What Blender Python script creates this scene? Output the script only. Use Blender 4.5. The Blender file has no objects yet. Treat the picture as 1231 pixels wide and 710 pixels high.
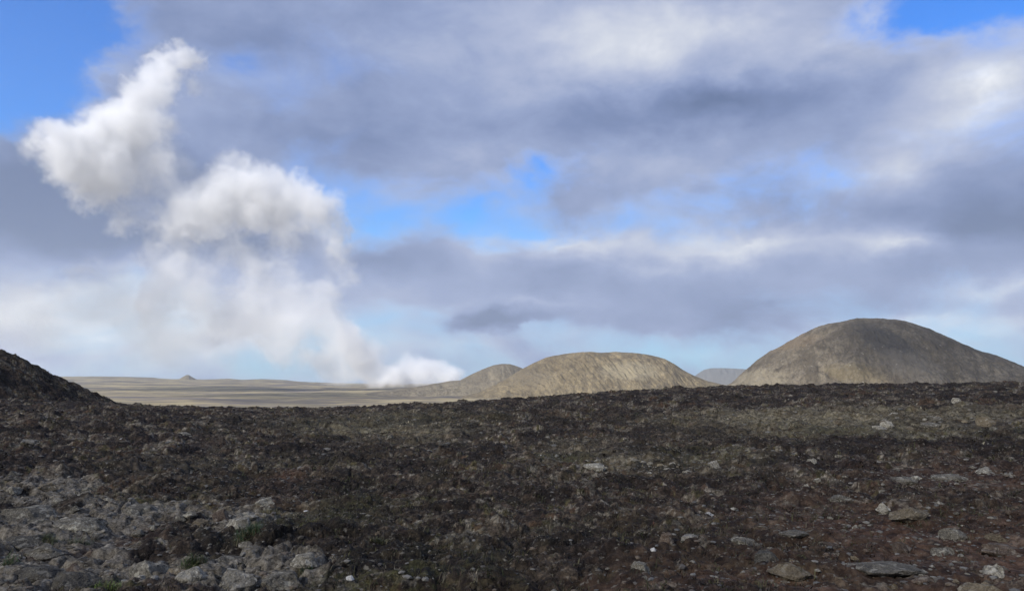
import bpy, bmesh, math, random, time
import numpy as np
from mathutils import Vector, Matrix, Euler
T0 = time.time()
R = math.radians
random.seed(7)
rng = np.random.default_rng(11)
scene = bpy.context.scene
COL = scene.collection

# ------------------------------------------------------------------ camera model (photo pixels 1231 x 710)
W, HP, F = 1231.0, 710.0, 889.0
EYE = 1.65
PITCH = math.atan((457 - 355) / F)
cp, sp_ = math.cos(PITCH), math.sin(PITCH)

def ray(px, py):
    a, b = (px - W / 2) / F, (HP / 2 - py) / F
    return np.array([a, cp - b * sp_, sp_ + b * cp])

def azel(px, py):
    d = ray(px, py)
    return math.atan2(d[0], d[1]), math.atan2(d[2], math.hypot(d[0], d[1]))

def tan_el(px, py):           # rise per metre of horizontal distance, and azimuth
    d = ray(px, py)
    return math.atan2(d[0], d[1]), d[2] / math.hypot(d[0], d[1])

# ------------------------------------------------------------------ numpy noise
def _hash(ix, iy, seed):
    h = (ix.astype(np.int64) * 374761393 + iy.astype(np.int64) * 668265263 + seed * 974634777) & 0xFFFFFFFF
    h = ((h ^ (h >> 13)) * 1274126177) & 0xFFFFFFFF
    h = ((h ^ (h >> 16)) * 2246822519) & 0xFFFFFFFF
    return (h ^ (h >> 15)) & 0xFFFFFFFF

def rnd(ix, iy, seed):
    return _hash(ix, iy, seed) / 4294967295.0

_GA = np.linspace(0, 2 * np.pi, 64, endpoint=False)
_GX, _GY = np.cos(_GA), np.sin(_GA)

def perlin(x, y, seed=0):
    xi, yi = np.floor(x), np.floor(y)
    fx, fy = x - xi, y - yi
    xi, yi = xi.astype(np.int64), yi.astype(np.int64)
    u = fx * fx * fx * (fx * (fx * 6 - 15) + 10)
    v = fy * fy * fy * (fy * (fy * 6 - 15) + 10)
    def g(dx, dy):
        k = _hash(xi + dx, yi + dy, seed) & 63
        return _GX[k] * (fx - dx) + _GY[k] * (fy - dy)
    a = g(0, 0); b = g(1, 0); c = g(0, 1); d = g(1, 1)
    return ((a + u * (b - a)) * (1 - v) + (c + u * (d - c)) * v) * 1.5

def fbm(x, y, octaves=4, seed=0, gain=0.5):
    s, a = 0, 1.0
    for i in range(octaves):
        s = s + a * perlin(x * 2 ** i + 17.3 * i, y * 2 ** i - 9.1 * i, seed + i)
        a *= gain
    return s

def worley(x, y, seed=0):
    xi, yi = np.floor(x).astype(np.int64), np.floor(y).astype(np.int64)
    f1 = np.full(x.shape, 9.0); f2 = np.full(x.shape, 9.0); idv = np.zeros(x.shape)
    for dx in (-1, 0, 1):
        for dy in (-1, 0, 1):
            cx, cy = xi + dx, yi + dy
            px = cx + 0.15 + 0.7 * rnd(cx, cy, seed)
            py = cy + 0.15 + 0.7 * rnd(cx, cy, seed + 1)
            d = np.hypot(px - x, py - y)
            m = d < f1
            f2 = np.where(m, f1, np.minimum(f2, d))
            idv = np.where(m, rnd(cx, cy, seed + 2), idv)
            f1 = np.where(m, d, f1)
    return f1, f2, idv

def noise3(p, seed=0):        # value noise in 3D
    i = np.floor(p).astype(np.int64); f = p - i
    f = f * f * (3 - 2 * f)
    out = 0
    for dx in (0, 1):
        for dy in (0, 1):
            for dz in (0, 1):
                w = (f[:, 0] if dx else 1 - f[:, 0]) * (f[:, 1] if dy else 1 - f[:, 1]) * (f[:, 2] if dz else 1 - f[:, 2])
                out = out + w * rnd(i[:, 0] + dx + 7919 * (i[:, 2] + dz), i[:, 1] + dy, seed)
    return out * 2 - 1

def sstep(a, b, x):
    t = np.clip((x - a) / (b - a), 0, 1)
    return t * t * (3 - 2 * t)

# ------------------------------------------------------------------ mesh helpers
def link(o, parent=None):
    COL.objects.link(o)
    if parent: o.parent = parent
    return o

def np_mesh(name, verts, faces, mats, smooth=True, attrs=None):
    """faces: (n,k) array of one polygon size"""
    me = bpy.data.meshes.new(name)
    verts = np.ascontiguousarray(verts, dtype=np.float32)
    faces = np.ascontiguousarray(faces, dtype=np.int32)
    n, k = faces.shape
    me.vertices.add(len(verts)); me.vertices.foreach_set('co', verts.ravel())
    me.loops.add(n * k); me.loops.foreach_set('vertex_index', faces.ravel())
    me.polygons.add(n)
    me.polygons.foreach_set('loop_start', np.arange(0, n * k, k, dtype=np.int32))
    me.polygons.foreach_set('loop_total', np.full(n, k, dtype=np.int32))
    me.polygons.foreach_set('use_smooth', np.full(n, smooth, dtype=bool))
    for nm, arr in (attrs or {}).items():
        at = me.attributes.new(nm, 'FLOAT_COLOR', 'POINT')
        at.data.foreach_set('color', np.ascontiguousarray(arr, dtype=np.float32).ravel())
    me.update(calc_edges=True)
    for m in (mats if isinstance(mats, (list, tuple)) else [mats]): me.materials.append(m)
    return me

def grid_faces(nu, nv, wrap=False):
    i, j = np.meshgrid(np.arange(nu - 1), np.arange(nv if wrap else nv - 1), indexing='ij')
    j2 = (j + 1) % nv
    return np.stack([i * nv + j, i * nv + j2, (i + 1) * nv + j2, (i + 1) * nv + j], -1).reshape(-1, 4)

def tag(o, label=None, cat=None, group=None, kind=None):
    if label: o['label'] = label
    if cat: o['category'] = cat
    if group: o['group'] = group
    if kind: o['kind'] = kind
    return o

# ------------------------------------------------------------------ material helpers
class NT:
    def __init__(self, tree): self.t = tree; self.N = tree.nodes; self.L = tree.links
    def n(self, typ, **kw):
        nd = self.N.new(typ)
        for k, v in kw.items(): setattr(nd, k, v)
        return nd
    def put(self, sock, v):
        if hasattr(v, 'links') or isinstance(v, bpy.types.NodeSocket): self.L.new(v, sock)
        else: sock.default_value = v
    def math(self, op, a, b=0.0, c=None, clamp=False):
        nd = self.n('ShaderNodeMath', operation=op, use_clamp=clamp)
        self.put(nd.inputs[0], a); self.put(nd.inputs[1], b)
        if c is not None: self.put(nd.inputs[2], c)
        return nd.outputs[0]
    def vmath(self, op, a, b=None, scale=None):
        nd = self.n('ShaderNodeVectorMath', operation=op)
        self.put(nd.inputs[0], a)
        if b is not None: self.put(nd.inputs[1], b)
        if scale is not None: self.put(nd.inputs['Scale'], scale)
        return nd.outputs[0]
    def noise(self, vec, scale, detail=4, rough=0.55, dist=0.0, col=False):
        nd = self.n('ShaderNodeTexNoise')
        if vec is not None: self.L.new(vec, nd.inputs['Vector'])
        nd.inputs['Scale'].default_value = scale; nd.inputs['Detail'].default_value = detail
        nd.inputs['Roughness'].default_value = rough; nd.inputs['Distortion'].default_value = dist
        return nd.outputs['Color' if col else 'Fac']
    def ramp(self, fac, stops, interp='LINEAR'):
        nd = self.n('ShaderNodeValToRGB'); cr = nd.color_ramp; cr.interpolation = interp
        while len(cr.elements) > 1: cr.elements.remove(cr.elements[-1])
        cr.elements[0].position = stops[0][0]; cr.elements[0].color = c4(stops[0][1])
        for p, c in stops[1:]:
            e = cr.elements.new(p); e.color = c4(c)
        self.L.new(fac, nd.inputs[0]); return nd.outputs[0]
    def mix(self, fac, a, b, blend='MIX'):
        nd = self.n('ShaderNodeMix', data_type='RGBA', blend_type=blend)
        self.put(nd.inputs[0], fac)
        self.put(nd.inputs[6], c4(a) if isinstance(a, tuple) else a)
        self.put(nd.inputs[7], c4(b) if isinstance(b, tuple) else b)
        return nd.outputs[2]
    def maprange(self, v, a, b, c=0.0, d=1.0, smooth=True):
        nd = self.n('ShaderNodeMapRange', interpolation_type='SMOOTHSTEP' if smooth else 'LINEAR')
        self.put(nd.inputs[0], v)
        for i, q in enumerate((a, b, c, d)): nd.inputs[i + 1].default_value = q
        return nd.outputs[0]

def c4(c):
    if isinstance(c, (int, float)): return (c, c, c, 1)
    return tuple(c) if len(c) == 4 else tuple(c) + (1,)

def new_mat(name):
    m = bpy.data.materials.new(name); m.use_nodes = True
    nt = NT(m.node_tree); nt.N.clear()
    out = nt.n('ShaderNodeOutputMaterial')
    b = nt.n('ShaderNodeBsdfPrincipled')
    b.inputs['Roughness'].default_value = 0.92
    b.inputs['Specular IOR Level'].default_value = 0.2
    nt.L.new(b.outputs[0], out.inputs['Surface'])
    return m, nt, b, out

def bump(nt, b, h, strength=0.6, dist=0.02):
    nd = nt.n('ShaderNodeBump'); nd.inputs['Strength'].default_value = strength; nd.inputs['Distance'].default_value = dist
    nt.L.new(h, nd.inputs['Height']); nt.L.new(nd.outputs[0], b.inputs['Normal'])

# ------------------------------------------------------------------ terrain shape
SKY = [(-260, 470), (-120, 474), (0, 482), (140, 487), (250, 491), (330, 492.5), (430, 491), (500, 487), (560, 484), (640, 478),
       (700, 474), (800, 468), (870, 465), (1000, 463), (1231, 461), (1350, 462), (1500, 466)]
_sk = [tan_el(*p) for p in SKY]
SKA = np.array([s[0] for s in _sk]); SKT = np.array([s[1] for s in _sk])

def ridge_r(th):
    return 60 + 14 * sstep(-0.4, 0.6, th) + 3.5 * np.sin(th * 9.0) + 2.0 * np.sin(th * 23 + 1)

FLOOR = -58.0
FAR = [(-400, 455), (-100, 454), (60, 453), (95, 453.0), (150, 453.5), (215, 455.5), (280, 456), (340, 457.5), (400, 460), (440, 463), (500, 465), (560, 466), (900, 466), (1600, 466)]
_fr = [tan_el(*p) for p in FAR]
FRA = np.array([s[0] for s in _fr]); FRT = np.array([s[1] for s in _fr])

def macro(x, y):
    r = np.hypot(x, y); th = np.arctan2(x, y)
    tc = np.clip(th, SKA[0], SKA[-1])
    Rr = ridge_r(tc)
    zr = EYE + np.interp(tc, SKA, SKT) * Rr
    back = sstep(1.2, 2.2, np.abs(th))
    zr = zr * (1 - back)
    t = r / Rr
    z = zr * np.clip(t, 0, 1.0) ** 1.25
    z = z + (0.22 * perlin(x / 9.0, y / 9.0, 41) + 0.13 * perlin(x / 4.1, y / 4.1, 42)) * sstep(3, 14, r) * (1 - 0.45 * sstep(0.6, 1.0, t))
    d = np.maximum(r - Rr, 0)
    drop = 1 - np.exp(-(d / 210.0) ** 1.35)
    z = z * (1 - drop) + FLOOR * drop
    # valley floor relief and the low rise far away
    v = sstep(300, 900, r)
    z = z + v * (8.0 * fbm(x / 1000.0, y / 700.0, 4, 50) + 1.6 * fbm(x / 160.0, y / 90.0, 3, 55))
    fz = EYE + np.interp(th, FRA, FRT) * 9000.0
    rise = sstep(4200, 9000, r) * (1 - 0.9 * sstep(9300, 12500, r))
    fz = np.maximum(fz, FLOOR)
    z = z + rise * (fz - FLOOR + 6.0 * fbm(th * 40, r * 0 + 3.1, 4, 60) )
    return z

def at(px, py):
    d = ray(px, py)
    t = np.geomspace(2.0, 140, 2600)
    p = d[None] * t[:, None]
    z = EYE + p[:, 2]
    h = macro(p[:, 0], p[:, 1])
    k = np.argmax(z < h)
    if not (z < h).any(): k = len(t) - 1
    return p[k, 0], p[k, 1]

# ---- zones of ground cover (world-space ellipses): px, py, rx px, ry px, weight
ROCKY = [(40, 640, 150, 55, 1), (60, 590, 90, 18, .8), (160, 625, 90, 26, .7), (285, 625, 70, 24, .9), (250, 690, 160, 34, 1.0), (60, 700, 120, 34, 1), (770, 562, 100, 13, .5),
         (700, 545, 70, 9, .45), (1120, 512, 130, 14, .4), (1150, 580, 130, 16, .5), (1080, 684, 170, 24, .5), (560, 535, 120, 10, .25), (120, 540, 130, 12, .35), (890, 660, 140, 24, .25)]
TAN = [(760, 556, 90, 10, .6), (690, 540, 50, 7, .5), (960, 505, 130, 14, 1.0), (1110, 500, 120, 12, .9), (1040, 520, 150, 9, .5), (450, 518, 60, 8, .9), (520, 522, 60, 9, .6), (440, 505, 80, 8, .5),
       (330, 615, 40, 14, .5), (230, 560, 100, 14, .2)]
RED = [(1150, 660, 190, 66, 1.0), (980, 705, 180, 24, .9), (700, 700, 130, 18, .55), (1190, 580, 90, 22, .8), (300, 577, 34, 9, .9), (122, 629, 24, 8, 1), (72, 668, 34, 14, .7), (1010, 640, 130, 26, .5),
       (350, 600, 40, 12, .4), (850, 690, 120, 18, .5)]
GREEN = [(390, 620, 100, 18, .6), (460, 690, 130, 18, .7), (360, 560, 120, 8, .3), (1000, 518, 70, 9, .6), (690, 555, 36, 7, .9), (1180, 520, 50, 10, .5), (520, 660, 120, 14, .3), (860, 560, 60, 8, .3),
         (900, 690, 120, 16, .4), (1150, 620, 120, 16, .4), (210, 600, 50, 12, .5), (830, 545, 40, 10, .6), (480, 505, 160, 10, .4), (840, 640, 110, 20, .4)]
def world_ell(lst):
    out = []
    for px, py, rx, ry, w in lst:
        cx, cy = at(px, py)
        k = math.hypot(cx, cy) / F
        y0 = at(px, min(py + ry, 740))[1]; y1 = at(px, max(py - ry, 494))[1]
        out.append((cx, (y0 + y1) / 2 * 0.5 + cy * 0.5, max(rx * k, .05), max((y1 - y0) / 2, .08), w))
    return out
ZON = [world_ell(z) for z in (ROCKY, TAN, RED, GREEN)]

def zones(x, y):
    wx = x + 0.07 * np.hypot(x, y) ** 0.8 * fbm(x / 1.9, y / 2.6, 3, 80)
    wy = y + 0.16 * np.hypot(x, y) ** 0.8 * fbm(x / 1.7 + 9, y / 2.4, 3, 84)
    res = []
    for z in ZON:
        s = np.zeros_like(x)
        for cx, cy, rx, ry, w in z:
            d = ((wx - cx) / rx) ** 2 + ((wy - cy) / ry) ** 2
            s = np.maximum(s, w * np.exp(-0.9 * d))
        res.append(np.clip(s, 0, 1))
    return res

def micro(x, y, zn=None):
    """relief of the heath: hummocks, cushions, crumbs; slabs where it is rocky"""
    r = np.hypot(x, y)
    rocky, tan, red, green = zn if zn is not None else zones(x, y)
    wx = x + 0.10 * perlin(x / .5, y / .5, 5); wy = y + 0.10 * perlin(x / .5 + 5, y / .5, 6)
    f1, f2, i1 = worley(wx / 0.62, wy / 0.55, 20)
    hum = (1 - np.clip(f1 * 1.25, 0, 1) ** 2) * (0.35 + 0.9 * i1)
    g1, g2, i2 = worley(wx / 0.21, wy / 0.19, 30)
    cus = (1 - np.clip(g1 * 1.2, 0, 1) ** 2) * (0.3 + i2)
    mid = fbm(x / 1.5, y / 1.3, 3, 10)
    fine = fbm(x / 0.11, y / 0.10, 3, 12)
    smooth = 1 - 0.55 * np.clip(red, 0, 1) * (r < 30) - 0.15 * green
    big = fbm(x / 3.4, y / 2.6, 2, 15)
    fr = sstep(10, 34, r)
    b1, b2, ib = worley(wx / 1.15, wy / 1.0, 24)
    lump = (1 - np.clip(b1 * 1.2, 0, 1) ** 2) * (0.2 + ib)
    z = smooth * ((0.145 + .05 * fr) * hum + 0.070 * cus + 0.09 * mid + 0.034 * fine + .20 * fr * lump) + 0.14 * big * sstep(16, 40, r) - .03 - .13 * fr
    # slabs
    s1, s2, i3 = worley(wx / 0.30 + .2 * perlin(x / .3, y / .3, 8), wy / 0.34, 70)
    edge = np.clip((s2 - s1) * 4.2, 0, 1)
    tilt = (i3 - .5) * .10 * np.sin((wx * 3.1 + wy * 5.3) * 1.0)
    slab = edge * (0.03 + 0.11 * i3) + tilt * .7 + 0.022 * fine + .03 * perlin(x / .2, y / .2, 77) + .05 * mid
    k = .85 * sstep(0.45, 0.85, rocky + 0.45 * perlin(x / .8, y / .8, 78))
    z = z * (1 - k * .8) + slab * k
    return z - 0.07

def ground_z(x, y):
    x = np.atleast_1d(np.asarray(x, float)); y = np.atleast_1d(np.asarray(y, float))
    r = np.hypot(x, y)
    fade = sstep(0.8, 2.2, r) * (1 - sstep(110, 240, r))
    return macro(x, y) + micro(x, y) * fade

# every cushion plant has a colour of its own: black crowberry, brown heather, woolly grey moss, olive moss, rust
PLANTS = np.array([(.020, .015, .012), (.030, .022, .017), (.042, .032, .024), (.060, .046, .034), (.084, .068, .050), (.125, .112, .088), (.20, .182, .145), (.056, .050, .024), (.085, .072, .036), (.052, .034, .022)])
def plant_colour(x, y):
    r = np.hypot(x, y)
    w1 = .16 * fbm(x / .35, y / .35, 3, 610); w2 = .16 * fbm(x / .35 + 7, y / .35, 3, 615)
    _, _, a = worley((x + w1) / .30, (y + w2) / .34, 620)
    _, _, b = worley((x + 1.8 * w1) / 1.05, (y + 1.8 * w2) / .95, 630)
    _, _, c = worley((x + .4 * w1) / .11, (y + .4 * w2) / .12, 640)
    far = sstep(9, 30, r)
    t = (.42 - .22 * far) * a + (.33 + .32 * far) * b + (.25 - .10 * far) * c
    t = t + .22 * fbm(x / 2.6, y / 2.1, 3, 650)
    t = np.clip((t - .5) * 1.6 + .52, 0, 1)
    edges = np.array([.0, .34, .52, .64, .72, .79, .85, .89, .94, .97, 1.01])
    k = np.clip(np.searchsorted(edges, t, 'right') - 1, 0, 9)
    return PLANTS[k] * np.array([.84, .79, .74])

# ------------------------------------------------------------------ materials
def heath_colour(nt, pos, zone_sock):
    """zone_sock: colour attribute R rocky G tan B red A green"""
    sep = nt.n('ShaderNodeSeparateColor'); nt.L.new(zone_sock.outputs['Color'], sep.inputs[0])
    rocky, tan, red, green = sep.outputs[0], sep.outputs[1], sep.outputs[2], zone_sock.outputs['Alpha']
    n1 = nt.noise(pos, 0.9, 5, .6)
    cu = nt.n('ShaderNodeAttribute', attribute_name='cush')
    n2 = nt.noise(pos, 7.0, 5, .65)
    n3 = nt.noise(pos, 26.0, 4, .7)
    n4 = nt.noise(pos, 3.1, 6, .7, .6)
    grain = nt.ramp(nt.math('ADD', nt.math('MULTIPLY', n2, .55), nt.math('MULTIPLY', n3, .45)), [(.38, .25), (.5, .95), (.61, 2.5)])
    base = nt.mix(1.0, cu.outputs['Color'], grain, 'MULTIPLY')
    olive = nt.ramp(n3, [(.3, (.022, .021, .012)), (.6, (.072, .066, .037)), (.78, (.13, .118, .072))])
    c = nt.mix(nt.maprange(n1, .50, .70, 0, .28), base, olive)
    brown = nt.ramp(n3, [(.3, (.027, .015, .010)), (.7, (.082, .050, .034))])
    c = nt.mix(nt.maprange(n4, .56, .70, 0, .5), c, brown)
    tanc = nt.ramp(n2, [(.3, (.035, .028, .016)), (.48, (.15, .125, .075)), (.68, (.34, .295, .20))])
    c = nt.mix(nt.math('MULTIPLY', tan, nt.maprange(n4, .3, .6, .35, 1.0)), c, tanc)
    greenc = nt.ramp(n3, [(.32, (.018, .021, .006)), (.6, (.068, .074, .019)), (.75, (.13, .135, .04))])
    c = nt.mix(nt.math('MULTIPLY', green, nt.maprange(n2, .40, .62, .0, .75)), c, greenc)
    redc = nt.ramp(n2, [(.34, (.020, .010, .006)), (.50, (.066, .035, .020)), (.68, (.15, .090, .058))])
    c = nt.mix(nt.math('MULTIPLY', red, nt.maprange(n4, .30, .52, .5, 1.0)), c, redc)
    rockc = nt.ramp(nt.math('ADD', nt.math('MULTIPLY', n2, .5), nt.math('MULTIPLY', n3, .5)), [(.37, (.024, .020, .014)), (.46, (.105, .089, .066)), (.55, (.22, .192, .147)), (.66, (.38, .345, .275))])
    rk = nt.math('ADD', rocky, nt.math('MULTIPLY', nt.math('SUBTRACT', n4, .5), .9))
    c = nt.mix(nt.maprange(rk, .46, .70, 0, .85), c, rockc)
    # pale lichen flecks
    fl = nt.maprange(nt.noise(pos, 17.0, 3, .55), .60, .69, 0, .8)
    fl = nt.math('MULTIPLY', fl, nt.maprange(n1, .38, .6, .25, 1.0))
    c = nt.mix(fl, c, (.19, .172, .138))
    f2 = nt.maprange(nt.noise(pos, 4.2, 5, .7), .62, .72, 0, .6)
    c = nt.mix(f2, c, (.14, .125, .10))
    return c, n2, n3

def heath_mat(name, valley=False):
    m, nt, b, out = new_mat(name)
    geo = nt.n('ShaderNodeNewGeometry'); pos = geo.outputs['Position']
    za = nt.n('ShaderNodeAttribute', attribute_name='zone')
    c, n2, n3 = heath_colour(nt, pos, za)
    if valley:
        va = nt.n('ShaderNodeAttribute', attribute_name='valley')
        mp = nt.n('ShaderNodeMapping'); nt.L.new(pos, mp.inputs[0]); mp.inputs['Scale'].default_value = (.0011, .0019, .001)
        w1 = nt.noise(mp.outputs[0], 1.6, 6, .62, .4)
        mp2 = nt.n('ShaderNodeMapping'); nt.L.new(pos, mp2.inputs[0]); mp2.inputs['Scale'].default_value = (.006, .009, .01)
        w2 = nt.noise(mp2.outputs[0], 1.0, 5, .6)
        vc = nt.ramp(w1, [(.36, (.078, .068, .062)), (.43, (.14, .115, .080)), (.48, (.26, .212, .118)), (.60, (.35, .285, .162)), (.68, (.15, .124, .086))])
        vc = nt.mix(nt.maprange(w2, .42, .66, 0, .6), vc, (.085, .076, .068))
        mp3 = nt.n('ShaderNodeMapping'); nt.L.new(pos, mp3.inputs[0]); mp3.inputs['Scale'].default_value = (.0026, .0042, .01)
        w3 = nt.noise(mp3.outputs[0], 1.0, 5, .65)
        vc = nt.mix(nt.maprange(w3, .53, .60, 0, .75), vc, (.105, .092, .096))
        sp = nt.n('ShaderNodeSeparateColor'); nt.L.new(va.outputs['Color'], sp.inputs[0])
        c = nt.mix(sp.outputs[0], c, vc)
    nt.L.new(c, b.inputs['Base Color'])
    h = nt.math('ADD', nt.math('MULTIPLY', n2, .5), nt.noise(pos, 55.0, 4, .7))
    bump(nt, b, h, .8, .03)
    return m

M_GROUND = heath_mat('heath_ground', True)
M_HEATH_HILL = heath_mat('heath_hillside')

def attr_mat(name, rough=.9, translucent=0.0):
    m, nt, b, out = new_mat(name)
    a = nt.n('ShaderNodeAttribute', attribute_name='tint')
    nt.L.new(a.outputs['Color'], b.inputs['Base Color']); b.inputs['Roughness'].default_value = rough
    return m
M_SPRIG = attr_mat('dwarf_heath_leaf')
M_BLADE = attr_mat('grass_blade', .7)

def rock_mat(name, dark, midc, pale, lichen):
    m, nt, b, out = new_mat(name)
    geo = nt.n('ShaderNodeNewGeometry'); pos = geo.outputs['Position']
    oi = nt.n('ShaderNodeObjectInfo')
    n1 = nt.noise(pos, 9.0, 6, .68, .3); n2 = nt.noise(pos, 38.0, 4, .7); n3 = nt.noise(pos, 15.0, 3, .5)
    c = nt.ramp(n1, [(.28, dark), (.5, midc), (.72, pale)])
    c = nt.mix(nt.maprange(n2, .42, .66, 0, .75), c, dark)
    n5 = nt.noise(pos, 85.0, 3, .6)
    c = nt.mix(nt.maprange(n5, .56, .68, 0, .7), c, lichen)
    c = nt.mix(nt.maprange(n3, .56, .64, 0, .75), c, lichen)
    c = nt.mix(1.0, c, nt.ramp(oi.outputs['Random'], [(0, (.72, .70, .68)), (1, (1.2, 1.18, 1.12))]), 'MULTIPLY')
    nt.L.new(c, b.inputs['Base Color'])
    bump(nt, b, nt.math('ADD', n1, nt.math('MULTIPLY', n2, .6)), 1.0, .05)
    return m
M_ROCK = {
    'grey': rock_mat('lichen_grey_rock', (.050, .045, .037), (.15, .136, .110), (.25, .230, .188), (.36, .34, .28)),
    'pale': rock_mat('pale_lichen_rock', (.10, .09, .07), (.26, .24, .195), (.40, .37, .31), (.48, .455, .39)),
    'tan': rock_mat('tan_rock', (.085, .066, .043), (.18, .148, .10), (.26, .22, .16), (.30, .27, .21)),
    'brown': rock_mat('brown_rock', (.055, .038, .028), (.11, .082, .062), (.17, .135, .105), (.22, .19, .155)),
    'dark': rock_mat('slate_dark_rock', (.036, .033, .028), (.088, .080, .066), (.155, .144, .118), (.24, .226, .188)),
    'white': rock_mat('white_stone', (.42, .41, .38), (.6, .59, .56), (.72, .71, .68), (.72, .71, .68)),
}
print('setup', round(time.time() - T0, 1))

# ------------------------------------------------------------------ ground sheet
FH = R(47)
th = np.concatenate([np.linspace(-FH, FH, 1400), np.linspace(FH, 2 * np.pi - FH, 150)[1:-1]])
rr = np.concatenate([np.geomspace(.02, 3.5, 30)[:-1], np.geomspace(3.5, 82, 800)[:-1], np.geomspace(82, 600, 90)[:-1], np.geomspace(600, 15500, 150)])
RRg, THg = np.meshgrid(rr, th, indexing='ij')
gx, gy = (RRg * np.sin(THg)).ravel(), (RRg * np.cos(THg)).ravel()
zn = zones(gx, gy)
rg = RRg.ravel()
near = rg < 260
gz = macro(gx, gy)
fade = sstep(0.8, 2.2, rg) * (1 - sstep(110, 240, rg))
mz = np.zeros_like(gz)
mz[near] = micro(gx[near], gy[near], [z[near] for z in zn])
gz = gz + mz * fade
valley = sstep(260, 900, rg)
catt = np.full((len(gz) + 1, 4), .03); catt[:, 3] = 1
catt[:-1, :3][near] = plant_colour(gx[near], gy[near])
zatt = np.stack(zn, -1)
nv = len(th)
verts = np.concatenate([np.stack([gx, gy, gz], -1), [[0, 0, float(macro(np.array([0.]), np.array([0.01]))[0])]]])
zatt = np.concatenate([zatt, [[0, 0, 0, 0]]])
vatt = np.zeros((len(verts), 4)); vatt[:-1, 0] = valley; vatt[:, 3] = 1
me = np_mesh('ground', verts, grid_faces(len(rr), nv, True), M_GROUND, True, {'zone': zatt, 'valley': vatt, 'cush': catt})
bm_c = len(verts) - 1
ground = link(bpy.data.objects.new('ground', me))
tag(ground, 'dark rough heath in cloud shade dropping to a tan valley plain beyond', 'ground', kind='structure')
GMIN = float(verts[:, 2].min())
print('ground', len(verts), round(time.time() - T0, 1), 'min', GMIN)


# ------------------------------------------------------------------ hills
def smooth_interp(x, xp, yp, s):
    """linear interpolation softened by averaging neighbouring samples"""
    ks = np.linspace(-1, 1, 7)
    return sum(np.interp(x + k * s, xp, yp) for k in ks) / len(ks)

def make_hill(name, sky, dist, depth, mat, base=FLOOR - 4, nu=420, nw=220, gully=0.0, gscale=60., rough=0.0, rscale=40., shape=1.0, seed=0, soft=6, detail=None, zonefn=None, power=2.0, flat=0.0, slant=0.0):
    pts = [tan_el(*p) for p in sky]
    A = np.array([p[0] for p in pts]); TT = np.array([p[1] for p in pts])
    u = np.linspace(A[0], A[-1], nu)                # azimuth across the hill as seen from the path
    ht = EYE + smooth_interp(u, A, TT, R(soft / 60.)) * dist - base   # crest height over the base
    ht = np.maximum(ht, 0)
    w = np.linspace(-1, 1, nw)
    U, Wd = np.meshgrid(u, w, indexing='ij')
    Hh = np.repeat(ht[:, None], nw, 1)
    hm = ht.max()
    # the footprint is wider where the crest is higher
    dep = depth * (0.35 + 0.65 * np.sqrt(np.clip(ht / hm, 0, 1)))[:, None]
    rad = dist + Wd * dep
    X, Y = rad * np.sin(U), rad * np.cos(U)
    a = np.clip((np.abs(Wd) - flat) / (1 - flat), 0, 1)
    g = (1 - a ** power)
    g = g * (1 - .25 * a) if shape > 1 else g
    lat = U * dist
    gl = 0
    if gully:
        warp = lat + slant * Wd * dep + 0.18 * gscale * fbm(lat / (gscale * 2), rad / (gscale * 2), 3, seed + 3)
        rid = 1 - np.abs(fbm(warp / gscale, rad / (gscale * 9), 5, seed + 5, .58))
        gl = gully * (rid - .75) * np.clip(a * 2.2, 0, 1) * np.clip(1.1 - a, 0, 1) * 2
    rg_ = rough * fbm(lat / rscale, rad / rscale, 6, seed + 9, .6) * np.clip(.25 + a, 0, 1) * np.clip(Hh / (hm * .25), 0, 1) if rough else 0
    Z = base + Hh * g + gl * np.clip(Hh / (hm * .4), 0, 1) + rg_
    # keep the far side's crest from poking over the outline
    X, Y, Z = X.ravel(), Y.ravel(), Z.ravel()
    attrs = {}
    if detail is not None: Z = Z + detail(X, Y)
    if zonefn: attrs['cush'] = np.concatenate([plant_colour(X / 1.5, Y / 1.5) * .8, np.ones((len(X), 1))], -1)
    attrs['zone'] = np.stack(zonefn(X, Y), -1) if zonefn else np.stack([lat.ravel(), np.clip((Z - base) / hm, 0, 1), Wd.ravel(), a.ravel()], -1)
    me = np_mesh(name, np.stack([X, Y, Z], -1), grid_faces(nu, nw)[:, ::-1], mat, True, attrs)
    o = link(bpy.data.objects.new(name, me))
    return o

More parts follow.
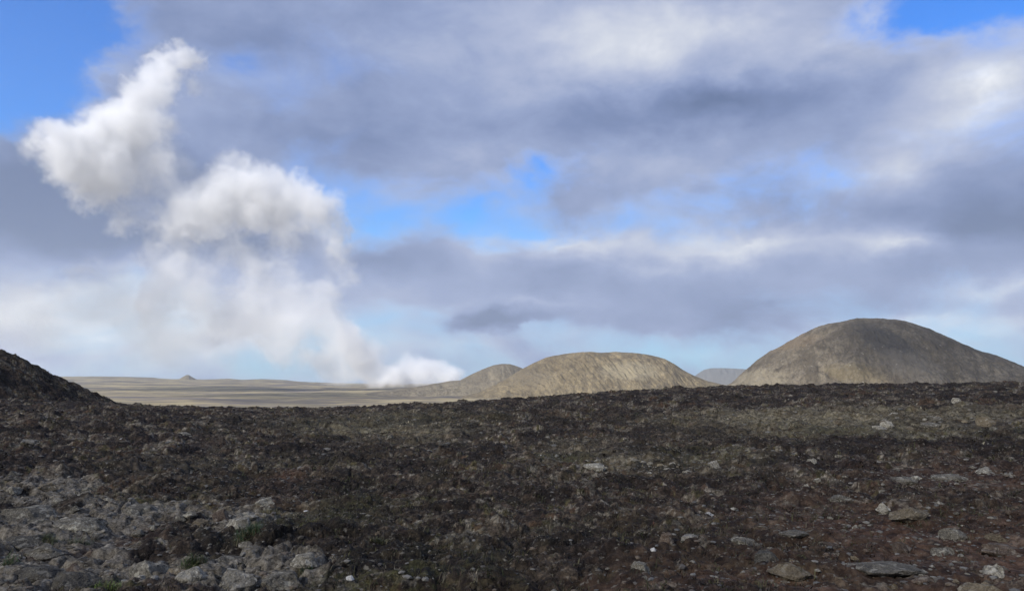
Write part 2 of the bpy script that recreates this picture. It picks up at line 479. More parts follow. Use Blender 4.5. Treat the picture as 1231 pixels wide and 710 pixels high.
def hill_mat(name, stops, patches, fine=(.08, .075, .065), streak=.5, speck=.5):
    """patches: (x, y, z, rx, ry, rz, colour, amount) in world metres"""
    m, nt, b, out = new_mat(name)
    geo = nt.n('ShaderNodeNewGeometry'); pos = geo.outputs['Position']
    n1 = nt.noise(pos, .011, 8, .66, .8)
    n2 = nt.noise(pos, .045, 6, .68, .3)
    n3 = nt.noise(pos, .17, 5, .7)
    c = nt.ramp(n1, stops)
    c = nt.mix(nt.maprange(n3, .49, .58, 0, .55), c, fine)
    za = nt.n('ShaderNodeAttribute', attribute_name='zone')
    mp = nt.n('ShaderNodeMapping'); nt.L.new(za.outputs['Vector'], mp.inputs[0]); mp.inputs['Scale'].default_value = (.040, 2.6, 1.6)
    st = nt.noise(mp.outputs[0], 1.0, 7, .66, .9)         # scree streaks running down the slope
    c = nt.mix(nt.maprange(st, .47, .60, 0, streak), c, fine)
    c = nt.mix(nt.maprange(st, .44, .36, 0, streak * .6), c, tuple(min(v * 1.35, .4) for v in stops[min(2, len(stops) - 1)][1]))
    c = nt.mix(nt.maprange(n2, .50, .62, 0, .6), c, fine)
    for (x, y, z, rx, ry, rz, colr, amt) in patches:
        d = nt.vmath('SUBTRACT', pos, (x, y, z))
        d = nt.vmath('MULTIPLY', d, (1 / rx, 1 / ry, 1 / rz))
        ln = nt.n('ShaderNodeVectorMath', operation='LENGTH'); nt.L.new(d, ln.inputs[0])
        q = nt.math('ADD', ln.outputs['Value'], nt.math('MULTIPLY', nt.math('SUBTRACT', n2, .5), 1.6))
        c = nt.mix(nt.maprange(q, 1.15, .45, 0, amt), c, colr)
    c = nt.mix(nt.maprange(nt.noise(pos, .11, 4, .7), .63, .72, 0, speck), c, (.30, .275, .22))
    nt.L.new(c, b.inputs['Base Color'])
    bump(nt, b, nt.math('ADD', n2, nt.math('MULTIPLY', n3, .4)), .7, 6.0)
    return m

def hp(px, py, dist):
    d = ray(px, py); k = dist / math.hypot(d[0], d[1])
    return d[0] * k, d[1] * k, EYE + d[2] * k

DOME_D, MID_D, PEAK_D = 2000., 2800., 3300.
dome_mat = hill_mat('grey_brown_scree', [(.34, (.078, .063, .045)), (.46, (.110, .092, .068)), (.58, (.165, .140, .103)), (.70, (.095, .079, .057))], [
    (*hp(1056, 415, DOME_D - 150), 55, 300, 75, (.045, .042, .040), .8),
    (*hp(1022, 450, DOME_D - 280), 60, 200, 26, (.13, .100, .046), .4),
    (*hp(945, 412, DOME_D - 40), 75, 160, 30, (.15, .105, .062), .35),
    (*hp(1090, 440, DOME_D - 250), 70, 200, 40, (.13, .115, .094), .5),
    (*hp(905, 455, DOME_D - 150), 60, 200, 30, (.22, .19, .135), .6),
], (.056, .047, .036), .5, .85)
dome = make_hill('hill', [(780, 482), (820, 476), (850, 470), (866, 466.5), (878, 461), (890, 450.5), (902, 440), (912, 431.5), (923, 424), (935, 417), (947, 410.5), (957, 405), (967, 400), (981, 394), (995, 389), (1012, 385), (1029, 382.5), (1046, 381.6), (1063, 382), (1077, 383.6), (1090, 386.6), (1104, 390.5), (1118, 395), (1136, 403.5), (1152, 411), (1170, 418.5), (1186, 424), (1198, 428), (1210, 433), (1231, 441), (1262, 452), (1300, 463), (1360, 474)], DOME_D, 420, dome_mat, gully=4, gscale=26, rough=12, rscale=75, seed=100, slant=.45, soft=5, power=1.5, nu=640, nw=340)
tag(dome, 'large rounded grey-brown hill with a steep side and dark scree patch', 'hill', kind='structure')
mid_mat = hill_mat('tan_grass_scree', [(.32, (.105, .080, .048)), (.46, (.165, .131, .078)), (.58, (.215, .172, .102)), (.72, (.12, .094, .060))], [
    (*hp(640, 455, MID_D - 120), 110, 300, 45, (.125, .105, .075), .6),
    (*hp(760, 445, MID_D - 260), 120, 300, 40, (.27, .235, .16), .5),
], (.082, .067, .046), .55, .35)
mid = make_hill('hill', [(440, 494), (500, 486), (545, 479), (575, 471.5), (598, 461), (614, 452), (628, 443.5), (642, 436), (656, 430), (678, 425.5), (700, 422.6), (712, 422.6), (722, 423.8), (745, 423.2), (765, 424), (783, 427), (799, 431), (810, 437), (820, 444), (835, 452), (850, 458), (868, 462.5), (890, 465.5), (930, 472)], MID_D, 430, mid_mat, gully=8, gscale=30, rough=8, rscale=110, seed=130, slant=.45, soft=5, power=1.4, nu=600, nw=340, flat=.05)
tag(mid, 'broad flat-topped tan hill with gullied slopes', 'hill', kind='structure')
peak_mat = hill_mat('brown_grass_slope', [(.30, (.11, .092, .066)), (.5, (.165, .14, .098)), (.7, (.215, .185, .13))], [], (.10, .086, .066), .5, .1)
peak = make_hill('hill', [(430, 474), (470, 468), (502, 464.5), (520, 461), (540, 458), (553, 457), (566, 450), (580, 443.5), (592, 439), (602, 437), (613, 437), (622, 440), (640, 447), (670, 456), (720, 468)], PEAK_D, 420, peak_mat,
                 gully=5, gscale=60, rough=5, rscale=80, seed=160, slant=.2, soft=4, power=1.35)
tag(peak, 'smaller rounded brown hill with a low shoulder beside the flat-topped hill', 'hill', kind='structure')
mesa_mat = hill_mat('far_rock', [(.3, (.10, .10, .095)), (.7, (.16, .15, .135))], [], (.09, .09, .085), .4, .0)
mesa = make_hill('hill', [(800, 464), (826, 459), (838, 449.5), (846, 444.5), (855, 442.5), (872, 442.5), (893, 443.5), (915, 445), (940, 449), (975, 460), (1000, 464)], 13200., 1300, mesa_mat, gully=20, gscale=150, seed=190, soft=2, nu=160, nw=60, flat=.2)
tag(mesa, 'hazy blue flat-topped mountain far off in the gap between two hills', 'hill', kind='structure')
cone = make_hill('hill', [(203, 459), (213, 456.5), (219, 453), (224, 450.3), (227, 450.3), (231, 452.8), (237, 456), (250, 459)], 8300., 190, peak_mat, gully=5, gscale=40, seed=210, soft=.7, nu=120, nw=60, power=1.2)
tag(cone, 'tiny pointed cone standing alone on the far plain', 'hill', kind='structure')
for i, (sk, dd, lab) in enumerate([([(84, 456), (95, 452.5), (110, 452), (150, 452.5), (185, 453.5), (200, 456), (215, 459)], 8900., 'long low brown rise on the horizon beside the tiny cone'),
                              ([(250, 459), (290, 456.2), (315, 455.2), (345, 456.5), (370, 460)], 8700., 'very low brown swell on the horizon beneath the steam')]):
    h = make_hill('hill', sk, dd, 500, peak_mat, gully=3, gscale=60, seed=230 + i, soft=1.5, nu=160, nw=40)
    tag(h, lab, 'hill', kind='structure')

# near dark hillside on the left
def hz(x, y):
    q = [np.zeros_like(x)] * 4
    return [np.clip(.10 + .4 * fbm(x / 7, y / 7, 3, 90), 0, .4), np.clip(.25 * fbm(x / 9, y / 9, 3, 94), 0, 1), np.zeros_like(x) , np.clip(.3 * fbm(x / 8, y / 5, 3, 97), 0, 1)]
def hdet(x, y): return micro(x, y, [np.zeros_like(x)] * 4) * 1.0 + .22 * fbm(x / 2.2, y / 2.2, 3, 300)
NH_D = 105.
near_hill = make_hill('hill', [(-700, 360), (-560, 340), (-400, 338), (-250, 355), (-130, 382), (-60, 402), (-20, 415), (0, 422), (30, 434), (60, 449), (100, 467), (140, 484), (170, 493), (230, 505), (300, 515)], NH_D, 30, M_HEATH_HILL,
                      base=-9, nu=900, nw=420, seed=250, soft=7, power=1.8, detail=hdet, zonefn=hz)
tag(near_hill, 'near black hillside of dark heath sloping down to the plain', 'hill', kind='structure')
print('hills', round(time.time() - T0, 1))

# ------------------------------------------------------------------ heath sprigs and grass (uncountable cover)
def polar_points(n, r0, r1, half=R(42), bias=1.0):
    u = rng.random(n)
    r = (r0 ** 2 + (r1 ** 2 - r0 ** 2) * u ** bias) ** .5
    a = (rng.random(n) * 2 - 1) * half
    return r * np.sin(a), r * np.cos(a), r

def pick(cols, n):
    cols = np.array(cols); k = rng.integers(0, len(cols), n)
    return cols[k]

def blades(px, py, pz, n_per, length, width, lean, tint, curve=.35, spread=1.0):
    """n_per narrow leaves springing from each point: verts (N*n_per*5), quads+tip"""
    N = len(px); M = N * n_per
    rep = lambda a: np.repeat(a, n_per)
    L = rep(length) * (.55 + .75 * rng.random(M)); Wd = rep(width) * (.6 + .8 * rng.random(M))
    az = rng.random(M) * 2 * np.pi; ln = lean * (0.25 + rng.random(M))
    ox = rep(px) + rep(length) * spread * (rng.random(M) - .5) * 1.6; oy = rep(py) + rep(length) * spread * (rng.random(M) - .5) * 1.6
    oz = rep(pz) - .012
    dx, dy = np.cos(az), np.sin(az)
    sx, sy = -dy, dx
    base = np.stack([ox, oy, oz], -1)
    side = np.stack([sx * Wd, sy * Wd, 0 * Wd], -1)
    mid = base + np.stack([dx * L * .45 * np.sin(ln), dy * L * .45 * np.sin(ln), L * .5 * np.cos(ln)], -1)
    ln2 = ln + curve * (rng.random(M) + .3)
    tip = mid + np.stack([dx * L * .5 * np.sin(ln2), dy * L * .5 * np.sin(ln2), L * .5 * np.cos(ln2)], -1)
    V = np.stack([base - side * .5, base + side * .5, mid + side * .55, mid - side * .55, tip], 1).reshape(-1, 3)
    o = np.arange(M)[:, None] * 5
    Fq = np.concatenate([o + np.array([[0, 1, 2]]), o + np.array([[0, 2, 3]]), o + np.array([[3, 2, 4]])], 0)
    tt = np.repeat(np.repeat(tint, n_per, 0) * (.7 + .6 * rng.random((M, 1))), 5, 0)
    return V, Fq, np.concatenate([tt, np.ones((len(tt), 1))], -1)

HEATH = [(.13, .112, .088), (.10, .088, .068), (.030, .024, .021), (.045, .036, .030), (.024, .020, .018), (.060, .050, .038), (.05, .034, .026), (.068, .062, .044), (.038, .035, .03), (.085, .078, .062), (.05, .044, .041)]
OLIVE = [(.050, .048, .024), (.070, .066, .032), (.036, .037, .018), (.085, .075, .042)]
STRAW = [(.19, .165, .11), (.14, .12, .078), (.25, .22, .15), (.10, .085, .055)]
GREENS = [(.028, .033, .012), (.040, .042, .016), (.060, .056, .024), (.026, .028, .014), (.05, .036, .022)]
REDS = [(.060, .032, .022), (.045, .026, .018), (.085, .05, .036), (.05, .036, .027)]
Vs, Fs, Ts = [], [], []; off = 0
for n, r0, r1, per, ln, wd in ((46000, 4.0, 13., 9, .034, .0065), (52000, 12., 30., 6, .050, .013), (40000, 28., 82., 4, .085, .032)):
    x, y, r = polar_points(n, r0, r1)
    z4 = zones(x, y)
    keep = rng.random(n) > np.clip(z4[0] * .95 + (z4[2] * .55 if r1 < 20 else 0), 0, .93)
    # clumped growth
    keep &= rng.random(n) < np.clip(.55 + 1.1 * fbm(x / .7, y / .7, 2, 400), .08, 1)
    x, y, r = x[keep], y[keep], r[keep]; z4 = [q[keep] for q in z4]
    z = ground_z(x, y)
    c = .7 * plant_colour(x, y) * (.6 + .9 * rng.random((len(x), 1))) + .3 * pick(HEATH, len(x))
    u = rng.random(len(x)); ol = u < .12 + .3 * z4[3]; c[ol] = pick(OLIVE, ol.sum())
    u = rng.random(len(x)); st = u < z4[1] * 1.0; c[st] = pick(STRAW, st.sum())
    u = rng.random(len(x)); st = u < z4[2] * .7; c[st] = pick(REDS, st.sum())
    sc = .6 + .9 * rng.random(len(x))
    V, Fq, tt = blades(x, y, z, per, ln * sc, wd * sc, 1.35, c)
    Vs.append(V); Fs.append(Fq + off); Ts.append(tt); off += len(V)
# the same growth on the near hillside
hv = np.zeros(len(near_hill.data.vertices) * 3, dtype=np.float32); near_hill.data.vertices.foreach_get('co', hv); hv = hv.reshape(-1, 3)
sel = hv[rng.integers(0, len(hv), 24000)]
sel = sel[np.abs(np.arctan2(sel[:, 0], sel[:, 1])) < R(46)]
sc = .6 + .9 * rng.random(len(sel))
V, Fq, tt = blades(sel[:, 0], sel[:, 1], sel[:, 2], 4, .13 * sc, .05 * sc, 1.3, pick(HEATH + OLIVE, len(sel)))
Vs.append(V); Fs.append(Fq + off); Ts.append(tt); off += len(V)
heather = link(bpy.data.objects.new('heather', np_mesh('heather', np.concatenate(Vs), np.concatenate(Fs), M_SPRIG, False, {'tint': np.concatenate(Ts)})))
tag(heather, 'dark brown dwarf heath growing all over the rough ground', 'heather', kind='stuff')
Vs, Fs, Ts = [], [], []; off = 0
for n, r0, r1, per, ln, wd in ((26000, 4.0, 14., 6, .075, .0035), (30000, 13., 45., 4, .10, .010)):
    x, y, r = polar_points(n, r0, r1)
    z4 = zones(x, y)
    p = np.clip(.05 + z4[3] * .8 - z4[0] * .6 + .35 * fbm(x / 1.1, y / 1.1, 2, 420), 0, 1)
    keep = rng.random(n) < p
    x, y = x[keep], y[keep]; z4 = [q[keep] for q in z4]
    z = ground_z(x, y); c = pick(GREENS, len(x))
    u = rng.random(len(x)); st = u < .3 + z4[1] * .6; c[st] = pick(STRAW, st.sum()) * .45
    sc = .6 + .9 * rng.random(len(x))
    V, Fq, tt = blades(x, y, z, per, ln * sc, wd * sc, .8, c, .6)
    Vs.append(V); Fs.append(Fq + off); Ts.append(tt); off += len(V)
grass = link(bpy.data.objects.new('grass', np_mesh('grass', np.concatenate(Vs), np.concatenate(Fs), M_BLADE, False, {'tint': np.concatenate(Ts)})))
tag(grass, 'thin olive grass growing between the heath cushions', 'grass', kind='stuff')
print('cover', off, round(time.time() - T0, 1))

# ------------------------------------------------------------------ rocks
def rock_shape(seed, sub, cuts, flat, kind):
    r_ = np.random.default_rng(seed)
    bm = bmesh.new(); bmesh.ops.create_icosphere(bm, subdivisions=sub, radius=1.0)
    v = np.array([q.co[:] for q in bm.verts])
    f = np.array([[q.index for q in p.verts] for p in bm.faces]); bm.free()
    v = v * np.array([1, .62 + .3 * r_.random(), 1])
    for _ in range(cuts):
        n = r_.normal(size=3); n[2] = abs(n[2]) * .9 + (.15 if kind != 'wedge' else 0); n /= np.linalg.norm(n)
        c = .34 + .36 * r_.random()
        d = v @ n; ex = np.maximum(d - c, 0)
        v = v - ex[:, None] * n * .94
    if kind == 'wedge':
        v[:, 2] *= np.clip(1.15 - .75 * np.abs(v[:, 0] - .15), .2, 1.1)
    if kind == 'slab':
        v[:, 2] = np.clip(v[:, 2], -1, .42 + .08 * v[:, 0])
    v = v + .10 * np.stack([noise3(v * 2.3 + k * 11, seed + k) for k in range(3)], -1) + .045 * np.stack([noise3(v * 6 + k * 7, seed + k) for k in range(3)], -1) + .02 * np.stack([noise3(v * 15 + k * 7, seed + k) for k in range(3)], -1)
    lo, hi = v.min(0), v.max(0)
    v = (v - (lo + hi) / 2) / (hi - lo)          # unit box
    v[:, 2] += .5 - (.52 if kind == 'slab' else .36)      # the lower part is sunk in the ground
    return v, f
SHAPES = {}
for k, (kind, cuts) in {'round': ('round', 9), 'blocky': ('round', 14), 'wedge': ('wedge', 8), 'slab': ('slab', 10)}.items():
    SHAPES[k] = [rock_shape(500 + 17 * i + len(SHAPES) * 131, 4, cuts, 1, kind) for i in range(4)]
MESHES = {}
def rock_mesh(kind, i, mat):
    key = (kind, i, mat)
    if key not in MESHES:
        v, f = SHAPES[kind][i]
        MESHES[key] = np_mesh('rock', v, f, M_ROCK[mat], False)
    return MESHES[key]

def add_rock(px, py, w, h, kind, mat, label, group=None, name='rock', xy=None, size=None, dep=None):
    if xy is None:
        x, y = at(px, py); k = math.hypot(x, y) / F * 1.02
        w, h = w * .85, h * .78
        sx, sz = w * k, h * k * (1.8 if kind == 'slab' else 1.5)
    else:
        x, y = xy; sx, sz = size
    z = float(ground_z(x, y)[0])
    sy = dep if dep else max(sx * random.uniform(.6, .95), sz * 1.1)
    yy = y + sy * .4 if xy is None else y
    zs = ground_z(np.array([x - sx * .3, x + sx * .3, x, x]), np.array([yy, yy, yy - sy * .3, yy + sy * .3]))
    z = float(np.median(zs))
    o = bpy.data.objects.new(name, rock_mesh(kind, random.randrange(4), mat))
    o.location = (x, yy, z); o.scale = (sx, sy, sz)
    o.rotation_euler = (R(random.uniform(-4, 4)), R(random.uniform(-4, 4)), R(random.uniform(-22, 22)))
    link(o); return tag(o, label, 'rock' if name == 'rock' else 'stone', group)

HERO = [  # px, base py, width, height, shape, colour, label
 (1101, 626, 50, 15, 'wedge', 'tan', 'low pointed tan-grey rock, broad at its base, alone on red-brown soil'),
 (1065, 612, 17, 13, 'wedge', 'pale', 'small pale pointed stone on dark heath above the broad pointed rock'),
 (1154, 643, 34, 14, 'round', 'grey', 'rounded grey rock with a dark side, beyond the cluster on red soil'),
 (1088, 656, 20, 13, 'round', 'brown', 'small round brown rock on red soil beside the long low ledge'),
 (1137, 661, 28, 11, 'blocky', 'grey', 'blocky lichen-grey rock just below the rounded grey one'),
 (927, 674, 44, 12, 'slab', 'dark', 'dark slate slab lying behind the tan wedge-shaped rock'),
 (953, 692, 54, 18, 'wedge', 'tan', 'tan wedge-shaped rock in front of the dark slate slab'),
 (900, 657, 54, 14, 'round', 'grey', 'low grey mound of rock half sunk in dark grass'),
 (803, 658, 22, 14, 'blocky', 'brown', 'squarish brown stone with a tan face standing in dark grass'),
 (832, 658, 30, 5, 'slab', 'pale', 'thin pale stone lying flat beside the squarish brown stone'),
 (853, 616, 14, 7, 'wedge', 'white', 'small whitish stone on dark heath, brightest of those in the mid distance'),
 (882, 607, 18, 4, 'slab', 'pale', 'pale flat sliver of stone lying just beyond the whitish one'),
 (977, 561, 13, 7, 'blocky', 'pale', 'pale squarish stone alone on the dark middle heath'),
 (1190, 569, 26, 11, 'round', 'pale', 'pale crusted rock at the edge of the reddish middle patch'),
 (1017, 599, 34, 8, 'wedge', 'grey', 'flat grey peaked rock with a tawny foot on the dark heath'),
 (960, 644, 44, 6, 'slab', 'grey', 'long thin grey slab barely rising from the soil above the tan wedge'),
 (1078, 688, 104, 9, 'slab', 'grey', 'very long low grey ledge of rock across the red-brown soil'),
 (1116, 699, 28, 8, 'round', 'brown', 'low brown rounded rock in front of the long ledge'),
 (1200, 691, 22, 16, 'blocky', 'pale', 'upright lichen-spotted rock standing behind a bigger dull boulder'),
 (1190, 716, 56, 18, 'round', 'tan', 'big dull boulder cut by the lower edge below the upright lichened rock'),
 (1200, 647, 22, 10, 'round', 'tan', 'small rounded tan rock with greenish grass behind it'),
 (1216, 660, 54, 9, 'slab', 'brown', 'flat brown slab on red soil at the edge of the view'),
 (786, 675, 8, 5, 'blocky', 'white', 'bright white stone, smallest and alone in the dark grass'),
 (772, 699, 30, 13, 'round', 'pale', 'pale crusted lump of rock in front of the bright white stone'),
 (807, 712, 34, 11, 'round', 'brown', 'rounded brown rock cut by the lower edge of the view'),
 (998, 652, 24, 7, 'round', 'brown', 'low brown rock beside the long thin grey slab'),
 (1147, 575, 44, 9, 'slab', 'grey', 'grey broken ledge on the middle heath, pale along its top'),
 (1091, 582, 34, 8, 'slab', 'grey', 'narrow grey ledge on the middle heath, darker than its longer neighbour'),
 (314, 614, 26, 10, 'round', 'pale', 'pale boulder with a straw-coloured grass clump growing against it'),
 (306, 637, 22, 10, 'blocky', 'pale', 'pale blocky stone below the boulder with straw grass'),
 (363, 685, 40, 15, 'blocky', 'pale', 'pale lichened rock with a green grass tuft at its foot'),
 (328, 703, 66, 24, 'round', 'grey', 'big grey crusted rock in front of the one with the grass tuft'),
 (514, 713, 26, 9, 'round', 'pale', 'pale rounded stone cut by the lower edge among green grass'),
 (420, 700, 11, 6, 'blocky', 'white', 'white stone lying in grass beside a big grey rock'),
 (741, 646, 8, 9, 'wedge', 'tan', 'thin upright tan stone alone in the dark middle grass'),
 (411, 602, 18, 9, 'round', 'grey', 'lone round grey stone in the dark heath'),
 (283, 643, 46, 19, 'blocky', 'pale', 'jagged pale rock, largest of the cluster above the bright green tuft'),
 (264, 617, 28, 11, 'round', 'tan', 'rounded tan rock topping the cluster above the bright green tuft'),
 (262, 632, 22, 15, 'blocky', 'brown', 'brown squarish rock wedged under the rounded tan one'),
 (286, 625, 22, 11, 'round', 'grey', 'grey round rock behind the jagged pale one'),
 (239, 637, 32, 13, 'round', 'tan', 'mossy tan rock beside the brown squarish one'),
 (277, 707, 56, 26, 'round', 'pale', 'large pale boulder with a white fleck on top at the lower edge'),
 (174, 696, 48, 24, 'round', 'grey', 'large rounded grey boulder with white lichen streaks'),
 (209, 696, 34, 13, 'round', 'tan', 'low greenish-tan rock joined to the streaked grey boulder'),
 (224, 709, 40, 14, 'blocky', 'pale', 'pale greenish rock in front of the low greenish-tan one'),
 (84, 688, 28, 14, 'wedge', 'brown', 'peaked brown-grey rock above a dark hollow'),
 (78, 710, 56, 20, 'round', 'dark', 'dark domed boulder dotted with white specks'),
 (30, 701, 66, 14, 'slab', 'dark', 'wide flat dark slab beside the domed boulder with white specks'),
 (40, 668, 54, 16, 'wedge', 'grey', 'leaning grey rock over the dark rusty hollow'),
 (14, 660, 56, 15, 'slab', 'dark', 'dark slab with straight cracks at the edge of the rocky patch'),
 (84, 642, 64, 14, 'slab', 'grey', 'broad flat grey slab in the middle of the rocky patch'),
 (22, 630, 60, 17, 'slab', 'grey', 'tilted grey slab with a dark notch in the rocky patch'),
 (50, 590, 24, 9, 'round', 'tan', 'rounded tan-grey rock topping the rocky patch'),
 (18, 587, 18, 7, 'round', 'tan', 'small oval rock beside the rounded one topping the rocky patch'),
 (160, 622, 56, 13, 'round', 'grey', 'pale-speckled hump of rock behind the rust-coloured plants'),
 (270, 675, 58, 14, 'wedge', 'grey', 'long grey ridge of rock behind the large pale boulder'),
 (860, 568, 18, 12, 'blocky', 'pale', 'pale blocky rock ending the stony band on the middle slope'),
 (828, 572, 16, 6, 'slab', 'pale', 'flat pale stone beside the block that ends the stony band'),
 (715, 567, 32, 8, 'slab', 'pale', 'long pale ledge at the near end of the stony band'),
 (1153, 487, 15, 6, 'round', 'pale', 'small pale rock alone near the crest under the big hill'),
 (1192, 512, 22, 12, 'round', 'tan', 'pale tan rock, tallest along the straw-coloured band below the crest'),
 (1123, 515, 28, 7, 'slab', 'grey', 'flat grey ledge along the straw-coloured band below the crest'),
 (1061, 516, 18, 6, 'round', 'pale', 'low pale rock in the straw-coloured band, beyond dark heath'),
 (468, 531, 12, 9, 'blocky', 'grey', 'squat grey stone standing below the straw patch on the far slope'),
 (218, 521, 18, 5, 'slab', 'pale', 'flat pale stone near the crest, below the tiny distant cone'),
 (28, 533, 30, 6, 'slab', 'grey', 'flat grey stone under the near black hillside'),
]
for h in HERO: add_rock(*h)

def scatter(n, px0, px1, py0, py1, wr, kinds, mats, label, group, zone=None, thr=.25, name='rock'):
    made = 0; tries = 0
    while made < n and tries < n * 30:
        tries += 1
        px, py = random.uniform(px0, px1), random.uniform(py0, py1)
        x, y = at(px, py)
        if zone is not None and float(zones(np.array([x]), np.array([y]))[zone][0]) < thr: continue
        w = random.uniform(*wr) * random.choice([.7, 1, 1, 1.3])
        add_rock(px, py, w, w * random.uniform(.25, .5), random.choice(kinds), random.choice(mats), label, group, name); made += 1
K = ['round', 'blocky', 'wedge', 'slab']
scatter(58, 0, 330, 575, 706, (8, 18), K, ['grey', 'grey', 'dark', 'pale'], 'smaller grey stone packed among the slabs and boulders of the rocky patch', 'stones packed in the rocky patch', 0, .45)
scatter(46, 640, 880, 530, 580, (5, 12), K, ['pale', 'tan', 'pale'], 'small pale stone in the stony band across the middle slope', 'stones of the middle stony band', 0, .3)
scatter(30, 1000, 1231, 492, 530, (6, 13), K, ['pale', 'tan', 'grey'], 'small pale stone in the straw-coloured band below the crest', 'stones of the straw band', 0, .2)
scatter(82, 880, 1231, 545, 708, (4, 12), K, ['grey', 'brown', 'tan', 'pale', 'pale'], 'small low stone scattered over the red-brown soil', 'stones on the red-brown soil', None)
scatter(22, 350, 900, 575, 706, (3.5, 8), K, ['grey', 'brown', 'dark', 'grey', 'pale'], 'little stone lying loose in the dark middle grass', 'stones in the dark grass', None)
print('rocks', round(time.time() - T0, 1))

# crumbs of stone: uncountable
Vs, Fs = [], []; off = 0
bm = bmesh.new(); bmesh.ops.create_icosphere(bm, subdivisions=1, radius=1.0)
iv = np.array([q.co[:] for q in bm.verts]); jf = np.array([[q.index for q in p.verts] for p in bm.faces]); bm.free()
TT_ = []
for n, r0, r1, s0, s1 in ((14000, 4.2, 16, .008, .034), (12000, 15, 45, .02, .075), (5000, 40, 80, .04, .11)):
    x, y, r = polar_points(n, r0, r1)
    z4 = zones(x, y)
    keep = rng.random(n) < np.clip(.10 + 1.5 * z4[0] + .5 * z4[1] + .9 * z4[2], 0, 1)
    x, y = x[keep], y[keep]; z = ground_z(x, y); m = len(x)
    s = s0 + (s1 - s0) * rng.random(m) ** 2.2
    sc3 = s[:, None] * np.stack([.8 + .8 * rng.random(m), .7 + .6 * rng.random(m), .35 + .4 * rng.random(m)], -1)
    jit = 1 + .35 * (rng.random((m, len(iv), 1)) - .5)
    a = rng.random(m) * 6.28; ca, sa = np.cos(a), np.sin(a)
    P = iv[None] * jit * sc3[:, None]
    P = np.stack([P[..., 0] * ca[:, None] - P[..., 1] * sa[:, None], P[..., 0] * sa[:, None] + P[..., 1] * ca[:, None], P[..., 2]], -1)
    P = P + np.stack([x, y, z], -1)[:, None]
    Vs.append(P.reshape(-1, 3)); Fs.append((jf[None] + (np.arange(m) * len(iv))[:, None, None]).reshape(-1, 3) + off); off += m * len(iv)
    c = pick([(.11, .105, .095), (.16, .15, .13), (.09, .08, .07), (.17, .155, .125), (.12, .095, .07), (.075, .065, .05)], m)
    bright = rng.random(m) < .005; c[bright] = (.6, .59, .56)
    TT_.append(np.concatenate([np.repeat(c, len(iv), 0), np.ones((m * len(iv), 1))], -1))
gravel = link(bpy.data.objects.new('gravel', np_mesh('gravel', np.concatenate(Vs), np.concatenate(Fs), attr_mat('stone_crumbs'), False, {'tint': np.concatenate(TT_)})))
tag(gravel, 'grey stone crumbs strewn between the rocks and heath', 'gravel', kind='stuff')

# ------------------------------------------------------------------ grass tufts one can tell apart
TUFTS = [(297, 655, 28, 15, (.045, .085, .035), 'dense bright green grass tuft below the jagged pale rock'),
         (233, 686, 26, 15, (.055, .085, .03), 'green grass tuft in a dark gap between boulders'),
         (366, 685, 16, 12, (.045, .075, .04), 'small green tuft growing at the foot of the pale lichened rock'),
         (57, 655, 22, 8, (.085, .105, .055), 'short pale green tuft on a slab above the rusty hollow'),
         (97, 654, 20, 9, (.075, .09, .05), 'sparse pale tuft beside the short one above the rusty hollow'),
         (131, 712, 24, 12, (.10, .15, .03), 'yellow-green tuft at the lower edge, brightest of all'),
         (4, 692, 18, 14, (.05, .09, .035), 'green tuft at the corner of the rocky patch beside a dark slab'),
         (324, 620, 20, 10, (.16, .145, .075), 'straw-coloured grass clump against a pale boulder'),
         (303, 653, 16, 12, (.035, .07, .032), 'dark green tuft beside the dense bright one'),
         (372, 640, 26, 7, (.085, .088, .022), 'low yellowish moss clump in the dark heath'),
         (455, 655, 22, 7, (.05, .062, .025), 'low olive grass clump in the dark middle heath')]
for px, py, w, h, c, lab in TUFTS:
    x, y = at(px, py); k = math.hypot(x, y) / F
    z = float(ground_z(x, y + .05)[0])
    n = 60
    ax = (rng.random(n) - .5) * w * k * .8; ay = (rng.random(n) - .5) * w * k * .6
    zz = ground_z(x + ax, y + ay) - z
    base = np.tile(np.array(c) * .8 + np.array((.012, .006, .004)), (n, 1)); dry = rng.random(n) < .22; base[dry] = (.13, .11, .062)
    V, Fq, tt = blades(ax, ay, zz + .005, 6, h * k * (.65 + .6 * rng.random(n)), np.full(n, .0042), .95, base, .9, .35)
    o = link(bpy.data.objects.new('grass_tuft', np_mesh('grass_tuft', V, Fq, M_BLADE, False, {'tint': tt})))
    o.location = (x, y, z); tag(o, lab, 'grass tuft', 'green tufts among the rocks')

# ------------------------------------------------------------------ steam plume (solid billows filled with white steam)
def steam_mat(name, density, g=-.6, colour=(1, 1, 1), film=0.0):
    m = bpy.data.materials.new(name); m.use_nodes = True
    nt = NT(m.node_tree); nt.N.clear()
    out = nt.n('ShaderNodeOutputMaterial')
    v = nt.n('ShaderNodeVolumePrincipled')
    v.inputs['Color'].default_value = c4(colour); v.inputs['Density'].default_value = density; v.inputs['Anisotropy'].default_value = g
    nt.L.new(v.outputs[0], out.inputs['Volume'])
    if film:      # droplets at the skin of the billow
        t = nt.n('ShaderNodeBsdfTransparent'); d = nt.n('ShaderNodeBsdfDiffuse'); d.inputs['Color'].default_value = (.95, .95, .95, 1)
        mx = nt.n('ShaderNodeMixShader'); mx.inputs[0].default_value = film
        nt.L.new(t.outputs[0], mx.inputs[1]); nt.L.new(d.outputs[0], mx.inputs[2]); nt.L.new(mx.outputs[0], out.inputs['Surface'])
    return m

